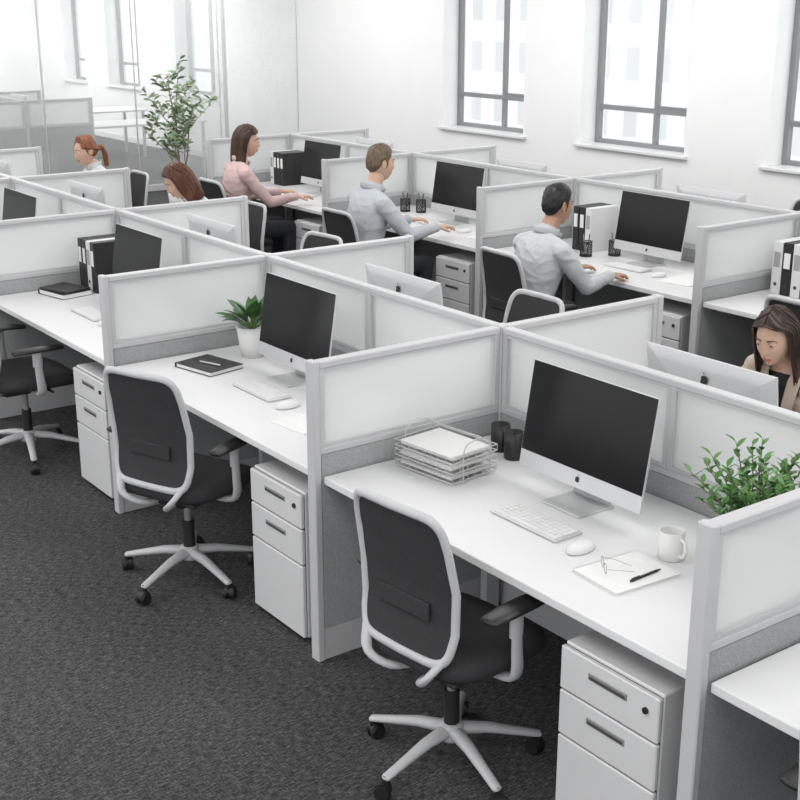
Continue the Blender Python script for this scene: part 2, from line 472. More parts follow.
chair(-4.58,3.98,math.pi); chair(-6.62,4.04,math.pi+.1)
chair(-3.74,5.42,0)
for x in (-9.6,-7.6,-5.7,-3.8): chair(x,7.75,math.pi)

# ------------------------------------------------------------------ desktop computer
def applogo(b,c,s,n,mt,R):
    pts=[]
    for k in range(28):
        a=2*math.pi*k/28; r=1-.12*abs(math.sin(a))**6 if math.sin(a)>0 else 1-.06*abs(math.sin(a))**8
        x=math.cos(a)*r*.9; z=math.sin(a)*r
        d=math.hypot(x-1.05,z-.05)
        if d<.42 and x>0: x-= (.42-d)
        pts.append(V((x*s,0,z*s)))
    b.add([R@p+c for p in pts],[list(range(28))],mt)
    lf=[V((x*s,0,z*s)) for x,z in ((0,1.1),(.1,1.45),(.4,1.6),(.35,1.25))]
    b.add([R@p+c for p in lf],[[0,1,2,3]],mt)
def imac_mesh():
    b=MB(); w,h=.585,.385; zc=.065
    R=Matrix.Rotation(math.radians(-9),3,'X'); P=V((0,-.01,zc))
    def T(v): return R@V(v)+P
    # body: front slab + bulged back
    def rect(y,sx,z0,z1): return [T((-sx,y,z0)),T((sx,y,z0)),T((sx,y,z1)),T((-sx,y,z1))]
    rings=[rect(0,w/2,0,h),rect(.008,w/2,0,h),rect(.022,w/2*.80,.05,h*.90),rect(.040,w/2*.45,.10,h*.72)]
    vs=[p for r in rings for p in r]; fs=[[0,1,2,3]]
    for i in range(3):
        for k in range(4):
            k2=(k+1)%4; fs.append([i*4+k2,i*4+k,(i+1)*4+k,(i+1)*4+k2])
    fs.append([15,14,13,12]); b.add(vs,fs,M_alu)
    # screen glass and chin
    b.add([T((-w/2+.002,-.0015,.06)),T((w/2-.002,-.0015,.06)),T((w/2-.002,-.0015,h-.002)),T((-w/2+.002,-.0015,h-.002))],[[0,1,2,3]],M_scr)
    applogo(b,T((0,-.0015,.03)),.011,1,M_blk,R)
    applogo(b,T((0,.0365,.314)),.018,1,M_blk,R@Matrix.Rotation(math.radians(14.5),3,'X'))
    # stand: neck + foot
    b.tube([(0,.045,.20),(0,.062,.12),(0,.072,.03),(0,.068,.006)],[(.075,.006),(.08,.006),(.088,.006),(.09,.005)],M_alud,n=20,up=(0,1,0),cap='flat',power=5)
    b.bx(-.095,.095,-.085,.085,.0,.007,M_alud,.003)
    b.add([T((-.11,.037,.10)),T((.11,.037,.10)),T((.11,.037,.104)),T((-.11,.037,.104))],[[0,1,2,3]],M_gap)
    return b.mesh('desktop_computer')
ME_imac=imac_mesh()
def imac(x,y,rz=0): return put('desktop_computer',ME_imac,(x,y,.75),rz)
imac(-2.88,2.87); imac(-4.73,2.87); imac(-6.40,2.87); imac(-8.2,2.87); imac(-10.0,2.87)
for x in (-2.81,-4.64,-6.5,-8.3,-10.1): imac(x,3.47,math.pi)
for x in (-9.57,-7.63,-5.62,-3.62): imac(x,6.13)
for x in (-9.5,-7.5,-5.6,-3.65): imac(x,6.74,math.pi)
for x in (-18.8,-17.0): imac(x,5.6); imac(x,6.2,math.pi)

def kb_mesh():
    b=MB(); b.box((0,0,.006),(.32,.12,.009),M_alu,.003,2)
    for r in range(5):
        if r==0: spans=[(-.15,.03),(-.118,.02),(-.096,.02),(-.074,.105),(.033,.03),(.066,.02),(.089,.02),(.112,.036)]
        else: spans=[(-.15+i*.0215,.0185) for i in range(14)]
        for x,w in spans:
            b.bx(x,x+w,-.053+r*.0215,-.053+r*.0215+.018,.010,.0135,M_key,.001)
    return b.mesh('keyboard')
ME_kb=kb_mesh()
def mouse_mesh():
    b=MB(); prof=[(1.0,0),(1.0,.35),(.92,.65),(.7,.88),(.4,.98),(0,1)]
    n=24;vs=[];fs=[]
    for s,z in prof:
        for k in range(n):
            a=2*math.pi*k/n; vs.append((math.cos(a)*.031*s,math.sin(a)*.056*s,.003+z*.025))
    for i in range(5):
        for k in range(n): k2=(k+1)%n; fs.append([i*n+k,i*n+k2,(i+1)*n+k2,(i+1)*n+k])
    b.add(vs,fs,M_key,True); b.disc((0,0,.002),.028,M_white); return b.mesh('computer_mouse')
ME_ms=mouse_mesh()
def kb(x,y,rz=0): put('keyboard',ME_kb,(x,y,.75),rz)
def ms(x,y,rz=0): put('computer_mouse',ME_ms,(x,y,.75),rz)
kb(-2.845,2.645); ms(-2.60,2.615,.1)
kb(-4.66,2.665); ms(-4.40,2.64); kb(-6.45,2.64); ms(-6.2,2.62)
kb(-5.60,5.94); ms(-5.30,5.90); kb(-7.62,5.94); ms(-7.25,5.92); kb(-9.55,5.94)
kb(-2.90,3.66,math.pi); kb(-4.68,3.72,math.pi); kb(-6.5,3.72,math.pi)

# ------------------------------------------------------------------ desk items
# wire letter tray
b=MB(); w,d=.30,.23
for lv in range(3):
    z=.012+lv*.037
    rr=.0022
    def loop(z,ww,dd): return [V((-ww/2,-dd/2,z)),V((ww/2,-dd/2,z)),V((ww/2,dd/2,z)),V((-ww/2,dd/2,z))]
    for zz in (z,z+.022):
        L=loop(zz,w,d)
        for i in range(4): b.cyl(L[i],L[(i+1)%4],rr,M_wire,n=6)
    for i in range(9):
        x=-w/2+w*i/8; b.cyl((x,-d/2,z),(x,d/2,z),.0014,M_wire,n=5)
        b.cyl((x,-d/2,z),(x,-d/2,z+.022),.0014,M_wire,n=5)
    for i in range(7):
        y=-d/2+d*i/6; b.cyl((-w/2,y,z),(-w/2,y,z+.022),.0014,M_wire,n=5); b.cyl((w/2,y,z),(w/2,y,z+.022),.0014,M_wire,n=5)
    for q in range(3):
        R=Matrix.Rotation(random.uniform(-.03,.03),3,'Z'); b.box((random.uniform(-.005,.005),random.uniform(-.004,.004),z+.0055+q*.005),(.265,.20,.0042),M_paper,0,R=R)
for x in (-w/2,w/2):
    b.tube(catmull([(x,-.06,.003),(x,-.06,.12),(x,-.02,.15),(x,.04,.15),(x,.08,.12),(x,.08,.003)],4),.0026,M_wire,n=6)
b.cyl((-w/2,.04,.15),(w/2,.04,.15),.0022,M_wire,n=6)
put('wire_letter_tray',b,(-3.42,2.72,.7505),.12)
# cups
def cup(x,y,h=.105,z=.75):
    b=MB(); b.lathe([(0,0),(.034,0),(.037,.004),(.037,h),(.034,h),(.033,.01),(0,.01)],(0,0,0),M_blk); put('pen_cup',b,(x,y,z))
cup(-3.46,3.02); cup(-3.36,3.00)
# mug
b=MB(); b.lathe([(0,0),(.036,0),(.040,.004),(.0405,.092),(.038,.094),(.0365,.09),(.0355,.008),(0,.008)],(0,0,0),M_cer,32)
b.tube(catmull([(.039,0,.078),(.060,0,.074),(.066,0,.05),(.058,0,.026),(.039,0,.02)],5),[(.006,.0045)]*2,M_cer,n=10,up=(0,1,0))
put('coffee_mug',b,(-2.395,2.80,.75),math.radians(-10))
# white notebook with pen, glasses
def notebook(name,x,y,w,d,h,mt,rz,z=.75,pages=True):
    b=MB()
    if pages:
        b.box((0,0,.0015),(w,d,.003),mt,.001); b.box((.002,0,h/2),(w-.01,d-.01,h-.004),M_paper,.001); b.box((0,0,h-.0015),(w,d,.003),mt,.001)
        b.box((-w/2+.002,0,h/2),(.004,d,h),mt,.001)
    else: b.box((0,0,h/2),(w,d,h),mt,.001)
    return put(name,b,(x,y,z),rz)
notebook('notebook',-2.395,2.605,.20,.255,.010,M_paper,math.radians(-4))
b=MB(); b.tube([(-.065,0,0),(.045,0,0),(.068,0,0)],[.0042,.0042,.0012],M_blk,n=10); b.box((-.045,0,.006),(.035,.003,.002),M_blk,.0005)
put('pen',b,(-2.335,2.625,.7645),math.radians(92))
b=MB()
for s in (-1,1):
    ring=[V((s*.032+.024*math.cos(a),0,.021+.019*math.sin(a))) for a in [2*math.pi*k/20 for k in range(20)]]
    b.tube(ring,.0011,M_handle,n=6,closed=True)
    b.tube([(s*.057,0,.028),(s*.050,.05,.02),(s*.025,.11,.004)],.0010,M_handle,n=6)
b.tube(catmull([(-.009,0,.024),(0,0,.030),(.009,0,.024)],3),.0013,M_handle,n=6)
put('eyeglasses',b,(-2.44,2.555,.7603),math.radians(-35),.8)
# black notebook w/ pen in cubicle 2
notebook('notebook',-5.14,2.66,.26,.20,.022,M_leather,math.radians(12))
b=MB(); b.tube([(-.06,0,0),(.06,0,0)],.0045,M_wire,n=8); put('pen',b,(-5.12,2.655,.7768),math.radians(20))
notebook('notebook',-4.17,2.57,.22,.16,.005,M_paper,.1,pages=False)
notebook('notebook',-7.03,2.72,.26,.20,.03,M_leather,.2); notebook('notebook',-7.03,2.72,.24,.18,.012,M_leather,.3,z=.78,pages=False)
notebook('notebook',-5.12,5.95,.22,.30,.006,M_paper,.2,pages=False); notebook('notebook',-7.0,5.95,.22,.30,.006,M_paper,.2,pages=False)
# binders
def binders(x,y,cols,rz=0,w=.06,hh=.30):
    b=MB(); X=0
    for i,c in enumerate(cols):
        b.bx(X,X+w-.004,-.13,.13,0,hh,c,.003)
        b.bx(X+.012,X+w-.016,-.1325,-.1295,.16,.25,M_label if c is M_white else M_paper,0)
        b.tube([(X+w/2-.002,-.131,.06),(X+w/2-.002,-.1325,.06)],[.011,.011],M_gap,n=12,cap='flat')
        X+=w
    put('lever_arch_binders',b,(x,y,.75),rz)
binders(-7.16,3.0,[M_leather,M_leather,M_white,M_leather])
binders(-6.30,6.24,[M_leather,M_leather,M_white]) 
binders(-10.38,6.24,[M_white,M_leather,M_leather,M_leather])
binders(-4.60,6.22,[M_white,M_leather,M_white,M_leather,M_leather],hh=.31,w=.07)
def meshcup(x,y):
    b=MB(); n=16
    for k in range(n):
        a=2*math.pi*k/n; a2=a+1.2
        b.tube([V((.04*math.cos(a+t*1.2),.04*math.sin(a+t*1.2),.004+.1*t)) for t in (0,.33,.66,1)],.0018,M_blk,n=5)
        b.tube([V((.04*math.cos(a-t*1.2),.04*math.sin(a-t*1.2),.004+.1*t)) for t in (0,.33,.66,1)],.0018,M_blk,n=5)
    for z in (.004,.1): b.tube([V((.04*math.cos(2*math.pi*k/20),.04*math.sin(2*math.pi*k/20),z)) for k in range(20)],.003,M_blk,n=6,closed=True)
    b.disc((0,0,.004),.039,M_blk)
    for k in range(4):
        a=k*1.6; b.tube([(.01*math.cos(a),.01*math.sin(a),.009),(.03*math.cos(a),.03*math.sin(a),.15)],.0035,M_handle if k%2 else M_blk,n=6)
    put('mesh_pen_cup',b,(x,y,.7505))
meshcup(-8.30,6.15); meshcup(-8.18,6.22); meshcup(-6.05,6.0); meshcup(-5.95,6.17)
cup(-4.98,6.02,.10)

# plants
def pot(b,r0,r1,h):
    b.lathe([(0,0),(r0,0),(r1,h),(r1-.008,h),(r1-.012,h-.02),(0,h-.02)],(0,0,0),M_cer,32); b.disc((0,0,h-.022),r1-.010,M_soil)
b=MB(); pot(b,.06,.085,.14)
for i in range(52):
    a=random.uniform(0,6.28); tl=random.uniform(.05,.85); L=random.uniform(.17,.31)*(1.05-.25*tl)
    sx=1.0; sy=.72 if math.sin(a)>0 else 1.0
    d=V((math.cos(a)*tl*sx,math.sin(a)*tl*sy,1)).normalized()
    base=V((math.cos(a)*.03,math.sin(a)*.03,.12)); pts=[base+d*L*t+V((math.cos(a),math.sin(a)*sy,0))*.035*t*t-V((0,0,.03*t*t)) for t in (0,.25,.5,.75,1)]
    b.tube(pts,[.003,.0015],M_stem,n=6)
    for j in range(14):
        t=.15+.85*j/13; k=min(int(t*4),3); p=pts[k].lerp(pts[k+1],t*4-k)
        ang=j*2.4+i; ld=(V((math.cos(ang),math.sin(ang),.5))+d*.6)
        b.leaf(p,ld,(0,0,1),random.uniform(.032,.046),.018,M_leafA,.25)
for v in b.v:
    v.y=min(v.y,.205); v.x=min(v.x,.295)
put('potted_shrub',b,(-2.195,2.925,.75))
b=MB(); pot(b,.055,.075,.15)
for i in range(26):
    a=i*2.4; el=random.uniform(.35,1.3); L=random.uniform(.10,.15)
    d=V((math.cos(a)*math.cos(el),math.sin(a)*math.cos(el),math.sin(el)))
    b.tube([(0,0,.13),V((0,0,.13))+d*.07],.003,M_stem,n=6)
    b.leaf(V((0,0,.13))+d*.06,d+V((0,0,.1)),(0,0,1),L,L*.42,M_leafB,.35)
put('potted_plant',b,(-5.20,2.93,.75))
# olive tree
b=MB(); b.lathe([(0,0),(.14,0),(.18,.34),(.165,.34),(.16,.30),(0,.30)],(0,0,0),M_cer,32); b.disc((0,0,.29),.165,M_soil)
random.seed(21)
def branch(p,d,L,r,depth):
    pts=[p]; dd=d.copy()
    for i in range(4):
        dd=(dd+V((random.uniform(-.18,.18),random.uniform(-.18,.18),random.uniform(0,.12)))).normalized(); pts.append(pts[-1]+dd*L/4)
    b.tube(pts,[r,r*.55],M_bark,n=7)
    if depth==0:
        for j in range(8):
            t=.1+.9*j/7; k=min(int(t*4),3); q=pts[k].lerp(pts[k+1],t*4-k); an=random.uniform(0,6.28)
            b.leaf(q,V((math.cos(an),math.sin(an),random.uniform(-.2,.6)))+dd*.5,(random.uniform(-1,1),random.uniform(-1,1),.7),random.uniform(.08,.13),.04,M_leafC,.3)
    else:
        for j in range(5 if depth==2 else 4):
            t=.35+.65*j/4; k=min(int(t*4),3); q=pts[k].lerp(pts[k+1],t*4-k); an=random.uniform(0,6.28)
            nd=(V((math.cos(an),math.sin(an),random.uniform(.1,.7)))*.8+dd*.4).normalized()
            branch(q,nd,L*random.uniform(.4,.52),r*.45,depth-1)
branch(V((0,0,.28)),V((.05,0,1)),1.10,.015,2); branch(V((.03,.02,.28)),V((-.15,.12,1)),.95,.011,2); branch(V((-.02,.02,.28)),V((.1,-.2,1)),.8,.010,2)
put('potted_olive_tree',b,(-13.35,6.65,0),0,(.86,.86,.96))

# table beyond the glass
b=MB(); b.bx(-.9,.9,-.4,.4,.72,.75,M_lam,.004)
for x in (-.85,.85):
    for y in (-.35,.35): b.bx(x-.02,x+.02,y-.02,y+.02,0,.72,M_frame)
tm=b.mesh('meeting_table'); put('meeting_table',tm,(-17.0,7.85,0),math.pi/2); put('meeting_table',tm,(-19.3,8.0,0),math.pi/2)

# ------------------------------------------------------------------ people
def remesh(mb,voxel,smooth):
    me=mb.mesh('tmp'); o=bpy.data.objects.new('tmp',me); scene.collection.objects.link(o)
    r=o.modifiers.new('r','REMESH'); r.mode='VOXEL'; r.voxel_size=voxel
    if smooth:
        s=o.modifiers.new('s','SMOOTH'); s.factor=.5; s.iterations=smooth
    dg=bpy.context.evaluated_depsgraph_get(); ev=o.evaluated_get(dg); m2=bpy.data.meshes.new_from_object(ev)
    vs=[v.co.copy() for v in m2.vertices]; fs=[list(p.vertices) for p in m2.polygons]
    kd=KDTree(len(me.polygons))
    for p in me.polygons: kd.insert(p.center,p.index)
    kd.balance()
    cen=[p.center.copy() for p in m2.polygons]
    lab=[mb.m[kd.find(c)[1]] for c in cen]
    bpy.data.objects.remove(o); bpy.data.meshes.remove(me); bpy.data.meshes.remove(m2)
    return vs,fs,lab,cen
def addre(dst,mb,voxel,smooth,over=None,vfun=None):
    vs,fs,lab,cen=remesh(mb,voxel,smooth)
    if not fs: return
    if vfun: vs=[vfun(v) for v in vs]
    groups={}
    for f,l,c in zip(fs,lab,cen):
        m=mb.mats[l]
        if over: m=over(c,m)
        groups.setdefault(m,[]).append(f)
    o=len(dst.v); dst.v.extend([dst.M@v for v in vs] if dst.M is not None else vs)
    for m,g in groups.items():
        if m not in dst.mats: dst.mats.append(m)
        mi=dst.mats.index(m)
        for f in g: dst.f.append([i+o for i in f]); dst.m.append(mi); dst.s.append(True)
def sstep(a,b_,x):
    t=max(0,min(1,(x-a)/(b_-a))); return t*t*(3-2*t)
def headshape(d,fem):
    x,y,z=d
    w=.074 if not fem else .070
    p=V((x*w,y*.095,z*.118))
    low=sstep(0,.95,-z)
    p.x*=1-.30*low*(.5+.5*sstep(-.3,.6,y)); 
    if y>0: p.y+= .016*low*y**.5; p.y-= .004*sstep(.2,.8,z)
    else: p.y*=1-.35*low
    g=lambda cx,cz,sx,sz: math.exp(-((p.x-cx)/sx)**2-((p.z-cz)/sz)**2)
    if y>.2:
        nz=(max(0,min(1,(.022-p.z)/.052)) if p.z>-.030 else max(0,1-(-.030-p.z)/.010))
        p.y+= (.024 if not fem else .019)*nz*math.exp(-(p.x/(.0075+.006*nz))**2)
        for s in (-1,1):
            p.y-= .012*g(s*.031,.010,.018,.012)
            p.y+= .005*g(s*.028,.030,.02,.008)*(1 if not fem else .4)
            p.y+= .004*g(s*.042,-.022,.018,.018)
        p.y+= .007*g(0,-.056,.024,.006)+.008*g(0,-.069,.018,.0055)-.004*g(0,-.0625,.022,.0025)
        p.y+= .006*g(0,-.10,.022,.014)-.003*g(0,-.083,.02,.006)
    return p
def head(dst,M,fem,skin,lip,hair,style,lids=.3,cover=120):
    old=dst.M; dst.M=M
    nu,nv=96,72; vs=[]
    for i in range(nv+1):
        ph=math.pi*i/nv
        for j in range(nu):
            th=2*math.pi*j/nu; vs.append(headshape((math.sin(ph)*math.cos(th),math.sin(ph)*math.sin(th),math.cos(ph)),fem))
    fs=[];fl=[]
    for i in range(nv):
        for j in range(nu):
            f=[i*nu+j,(i+1)*nu+j,(i+1)*nu+(j+1)%nu,i*nu+(j+1)%nu]
            c=(vs[f[0]]+vs[f[2]])/2
            e=(c.x/.023)**2+((c.z+.0625)/(.0105 if fem else .008))**2
            (fl if (e<1 and c.y>.05) else fs).append(f)
    for m in (skin,lip):
        if m not in dst.mats: dst.mats.append(m)
    o=len(dst.v); dst.v.extend([M@v for v in vs])
    for lst,m in ((fs,skin),(fl,lip)):
        mi=dst.mats.index(m)
        for f in lst: dst.f.append([q+o for q in f]); dst.m.append(mi); dst.s.append(True)
    # eyes
    for s in (-1,1):
        c=V((s*.030,.0795,.009)); dst.sph(c,.0125,M_eyew,16,12)
        dst.sph(c+V((0,.0072,-.002)),.0062,M_iris,12,8)
        dst.sph(c+V((0,-.0003,0)),.0135,skin,20,14,keep=lambda d:d.z>.0135*(.35-lids*1.3))
        dst.sph(c+V((0,-.0003,0)),.0134,skin,20,14,keep=lambda d:d.z<-.006)
        br=[V((s*.014,.094,.026)),V((s*.028,.0945,.032)),V((s*.042,.086,.030)),V((s*.050,.078,.025))]
        br=[V((p.x,p.y+(.0005),p.z)) for p in br]
        dst.tube(catmull(br,3),[(.0022,.0026),(.0025,.0022),(.001,.0010)],hair,n=8,up=(0,0,1))
        dst.tube([c+V((s*q,.0135*math.sqrt(max(0,1-(q/.0135)**2-(.35-lids*1.3)**2)),.0135*(.35-lids*1.3))) for q in (-.010,-.005,0,.005,.010)],.0009,M_lash,n=5)
        # ear
        R=Matrix.Rotation(s*.35,3,'Z')
        ex=(.074 if not fem else .070)
        dst.sph((s*(ex+.001),-.008,-.004),(.007,.017,.028),skin,16,12,R=R)
        ring=[V((s*(ex+.006+.004*math.cos(a)),-.010-.016*math.cos(a)*1.0,.0+.028*math.sin(a))) for a in [math.radians(q) for q in range(-60,241,20)]]
        dst.tube(ring,.0035,skin,n=8)
    # hair cap
    kn=[(-.12,-.075),(-.085,-.070),(-.05,-.045),(-.02,.005),(.000,.020),(.006,-.022),(.022,-.020),(.030,.030),(.06,.055),(.075,.068),(.12,.072)] if not fem else \
       [(-.12,-.085),(-.05,-.06),(-.0,-.03),(.02,-.01),(.038,.050),(.055,.082),(.08,.095),(.12,.100)]
    def zl(y):
        if y<=kn[0][0]: return kn[0][1]
        for a,c in zip(kn[:-1],kn[1:]):
            if y<=c[0]: t=(y-a[0])/(c[0]-a[0]); return a[1]*(1-t)+c[1]*t
        return kn[-1][1]
    hv=[]; ok=[]
    for v in vs:
        m=v.z-zl(v.y); ok.append(m>-.006)
        top=sstep(.0,.10,v.z); side=sstep(0,.035,m)
        th=(.005+ (.014 if style=='short' else .006)*top)*side+.001
        n_=V((v.x/.075**2,v.y/.1**2,v.z/.12**2)).normalized()
        tq=sstep(.05,.10,v.z)
        g1=noise.noise(V((v.x*150,v.y*150,v.z*22))); g2=noise.noise(V((v.x*150,v.y*28,v.z*60)))
        nn=((g1*(1-tq)+g2*tq)*.0055+noise.noise(V((v.x*40,v.y*25,v.z*30)))*.004)*side
        hv.append(v+n_*(th+nn))
    hf=[]
    for i in range(nv):
        for j in range(nu):
            f=[i*nu+j,(i+1)*nu+j,(i+1)*nu+(j+1)%nu,i*nu+(j+1)%nu]
            if all(ok[q] for q in f): hf.append(f)
    dst.add(hv,hf,hair,True)
    rnd=random.Random(3)
    if style in('long','bob'):
        tail=.27 if style=='long' else .17
        def ez(x,y,r=.130): return r*math.sqrt(max(.02,1-(x/.086)**2-(y/.109)**2))
        def path(a,off,L):
            dx,dy=math.sin(a),-math.cos(a); s=1 if dx>0 else -1
            t=(abs(a)/math.radians(cover))**2.2
            y0=(-.05)*(1-t)+.078*t; y1=(dy*.072)*(1-t)+.070*t
            P0=V((.002*s,y0,ez(0,y0))); x1=dx*.048; P1=V((x1,y1,ez(x1,y1)))
            k=1+off/.09
            base=[P0*k,P1*k,V((dx*.080*k,dy*.100*k,.052)),V((dx*.086*k,dy*.104*k-.006,-.01)),
                  V((dx*.087*k,dy*.098*k-.010,-.075)),V((dx*.090*k,dy*.088*k-.014,-.075-(L-.075)*.5)),V((dx*.082*k,dy*.080*k-.016,-L))]
            return catmull(base,4)
        NA=150
        for lay,(off,am) in enumerate(((.006,1),(-.004,.96))):
            gv=[];gf=[]
            for i in range(NA+1):
                a=math.radians(-cover*am+2*cover*am*i/NA)
                L=tail*(1+.05*noise.noise(V((i*.35,lay*3,0)))+.04*math.sin(i*1.9))
                pts=path(a,off,L)
                for k,p in enumerate(pts):
                    s=k/(len(pts)-1)
                    g=.0022*noise.noise(V((i*.9,s*1.5,lay*7)))+.0035*noise.noise(V((i*.23,s*2.5,2+lay)))
                    d=V((p.x,p.y,0)); d=d.normalized() if d.length>.02 else V((0,0,1))
                    w=.006*math.sin(s*9+i*.10)*sstep(.45,1,s)
                    tl=-.006*sstep(.9,1,s)
                    gv.append(p+d*(g*2+w+tl))
            n=len(pts)
            for i in range(NA):
                for k in range(n-1):
                    gf.append([i*n+k,i*n+k+1,(i+1)*n+k+1,(i+1)*n+k])
            dst.add(gv,gf,hair,True)
        for i in range(70):
            a=math.radians(-cover-1+2*(cover+1)*i/69)+rnd.uniform(-.02,.02)
            pts=path(a,rnd.uniform(-.002,.006),tail*rnd.uniform(.9,1.06))
            dst.tube(pts,[(.003,.002),(.0055,.003),(.006,.003),(.006,.003),(.005,.003),(.001,.001)],hair,n=6)
    if style in('bun','pony'):
        for i in range(60):
            a=math.radians(-120+240*i/59); dx,dy=math.sin(a),-math.cos(a)
            base=[V((dx*.02,.03+dy*.03,.126)),V((dx*.055,dy*.065,.108)),V((dx*.078,dy*.09,.04)),V((dx*.06,-.085,.0)),V((dx*.02,-.115,-.01))]
            dst.tube(catmull(base,3),[(.006,.005),(.011,.008),(.011,.008),(.006,.005)],hair,n=7)
        for i in range(16):
            a=i*2.4; r=.016*math.sqrt(i/16)
            dst.tube(catmull([(r*math.cos(a),-.105,-.005+r*math.sin(a)),(r*1.5*math.cos(a),-.145,-.01+r*math.sin(a)),(r*1.6*math.cos(a),-.155+r*math.sin(a),-.08),(r*math.cos(a),-.145+r*math.sin(a),-.17)],4),[.009,.011,.009,.003],hair,n=7)
    dst.M=old
def hand(dst,W,F,N,side,skin,curl=1.0):
    """W wrist, F forward, N dorsal normal, side=+1 right / -1 left"""
    F=V(F).normalized(); N=(V(N)-F*V(N).dot(F)).normalized(); S=N.cross(F)*side  # thumb side
    t=MB()
    t.tube([W-F*.03,W,W+F*.035,W+F*.075,W+F*.088],[(.022,.017),(.023,.016),(.034,.015),(.038,.013),(.034,.011)],skin,n=14,up=N)
    for off,L,bd in ((.028,.068,0),(.0095,.076,0),(-.009,.071,0),(-.027,.056,0)):
        p=W+F*(.080-abs(off-.005)*.25)+S*off; pts=[p-F*.02]; d=(F+S*off*2.2).normalized(); ang=-.15
        pts.append(p)
        for q,seg in enumerate((.45,.30,.25)):
            ang+=(.25,.42,.32)[q]*curl
            dd=(d*math.cos(ang)-N*math.sin(ang)); pts.append(pts[-1]+dd*L*seg)
        t.tube(pts,[.0095,.0095,.0088,.0080,.0068],skin,n=10)
    p=W+F*.022+S*.022-N*.004
    pts=[p-F*.01-S*.008,p]; 
    for q,(seg,a) in enumerate(((.036,.95),(.028,.55))):
        dd=(F*math.cos(a)+S*math.sin(a)-N*.35).normalized(); pts.append(pts[-1]+dd*seg)
    t.tube(pts,[.013,.0125,.0105,.008],skin,n=10)
    addre(dst,t,.0032,2)
M_eyew=mat('eye_white',.75,.2); M_iris=mat('iris_brown',(.03,.018,.01),.15); M_lash=mat('lash',.01,.6)
M_shoe=mat('shoe_leather',.015,.4)
def person(name,loc,rz,fem,skin,lip,hair,style,shirt,pants,lean=.15,hpos=(0,0,0),hrot=(0,0),armR=None,armL=None,inner=None,sc=1,lids=.3,collar=True,cuff=None,cover=120):
    dst=MB(); k=.89 if fem else 1.0
    Ly=lambda z: lean*max(0,z-.52)*(1+.4*max(0,z-.8))
    t=MB()
    T=[(.50,.165,.115),(.57,.165 if not fem else .175,.12),(.66,.152 if not fem else .138,.110),(.76,.166 if not fem else .145,.116),(.87,.186,.124),(.96,.195,.116),(1.01,.172,.098),(1.045,.115,.078),(1.07,.070,.062)]
    t.tube([(0,Ly(z)-.01,z) for z,a,c in T],[(a*k,c*k) for z,a,c in T],shirt,n=28,up=(0,1,0))
    Hc=V((hpos[0],Ly(1.2)+.03+hpos[1],1.222+hpos[2]))
    rn=.057 if not fem else .044
    t.tube([(0,Ly(1.0)-.01,1.03),(0,Ly(1.05)+.0,1.08),Hc+V((0,-.022,-.075)),Hc+V((0,-.012,-.03))],[rn*1.05,rn,rn*.95,rn*.92],skin,n=18)
    for s in (1,-1):
        arm=armR if s>0 else armL
        S0=V((s*.190*k,Ly(.985)-.01,.985)); E=V(arm[0]); Wr=V(arm[1])
        t.tube([V((s*.05*k,Ly(1.0)-.015,1.045)),V((s*.12*k,Ly(.99)-.012,1.015)),S0],[(.040,.040),(.054,.052),(.060,.058)],shirt,n=14)
        m=(S0+E)/2+V((s*.008,-.008,0))
        t.tube([S0,m,E],[.061*k,.055*k,.047*k],shirt,n=14)
        Wc=Wr-(Wr-E).normalized()*.015
        t.tube([E,E.lerp(Wc,.35),Wc],[.048*k,.046*k,.034*k],shirt,n=14)
        hp=V((s*.085,0.0,.525)); kn=V((s*.12,.43,.535)); an=V((s*.12,.40,.10))
        t.tube([hp,hp.lerp(kn,.5),kn],[(.088,.082),(.078,.072),(.060,.058)],pants,n=16)
        t.tube([kn,kn.lerp(an,.35),an],[.058,.056,.042],pants,n=14)
        t.tube([an+V((0,-.03,-.05)),an+V((0,.04,-.055)),an+V((0,.14,-.068)),an+V((0,.18,-.072))],[(.036,.035),(.042,.036),(.045,.026),(.036,.020)],M_shoe,n=14,up=(0,0,1))
        if fem: t.sph((s*.062,Ly(.87)+.065,.87),(.060,.048,.062),shirt,16,12)
    t.tube([(-.07,-.02,.52),(.07,-.02,.52)],[.10,.10],pants,n=18)
    over=None
    if inner:
        def over(c,m):
            if m is shirt and c.y>Ly(c.z)+.02 and c.z>.70:
                w=.018+ (c.z-.70)*.17
                if abs(c.x)<w: return inner if c.z<1.01 else skin
            return m
    def wr(v):  # cloth folds (thin ridges)
        if v.z<.5 or v.z>1.03: return v
        def rg(p): return 1-2*abs(noise.noise(p))
        a=rg(V((v.x*6+v.z*5,v.y*6,v.z*11)))**3*.0060+rg(V((v.x*13-v.z*9,v.y*12,v.z*15+4)))**4*.0040
        c=V((0,Ly(v.z),v.z)); d=(v-c); d.z=0
        if d.length<1e-4: return v
        return v+d.normalized()*a
    addre(dst,t,.0085,5,over,wr)
    if inner: # lapels
        for s in (1,-1):
            pts=[(s*.020,Ly(.72)+.122,.72),(s*.045,Ly(.84)+.140,.84),(s*.066,Ly(.94)+.118,.94),(s*.078,Ly(1.0)+.085,1.015),(s*.066,Ly(1.04)+.0,1.075),(0,Ly(1.05)-.060,1.085)]
            dst.tube(catmull(pts,5),[(.010,.005),(.028,.006),(.030,.006),(.020,.006),(.014,.007)],shirt,n=10,up=(0,1,0))
    elif collar:
        rr=rn*1.22; ring=[]
        for q in range(25):
            a=math.radians(100+340*q/24); ring.append(V((rr*math.cos(a),Ly(1.07)-.006+rr*1.12*math.sin(a),1.086-.016*math.sin(a))))
        dst.tube(ring,[(.005,.021)]*25,shirt,n=10,up=(0,0,1))
        for s in (1,-1):
            dst.box((s*.030,Ly(1.05)+rn*1.25,1.055),(.038,.006,.034),shirt,.002,R=Matrix.Rotation(s*.5,3,'Y')@Matrix.Rotation(-.5,3,'X'))
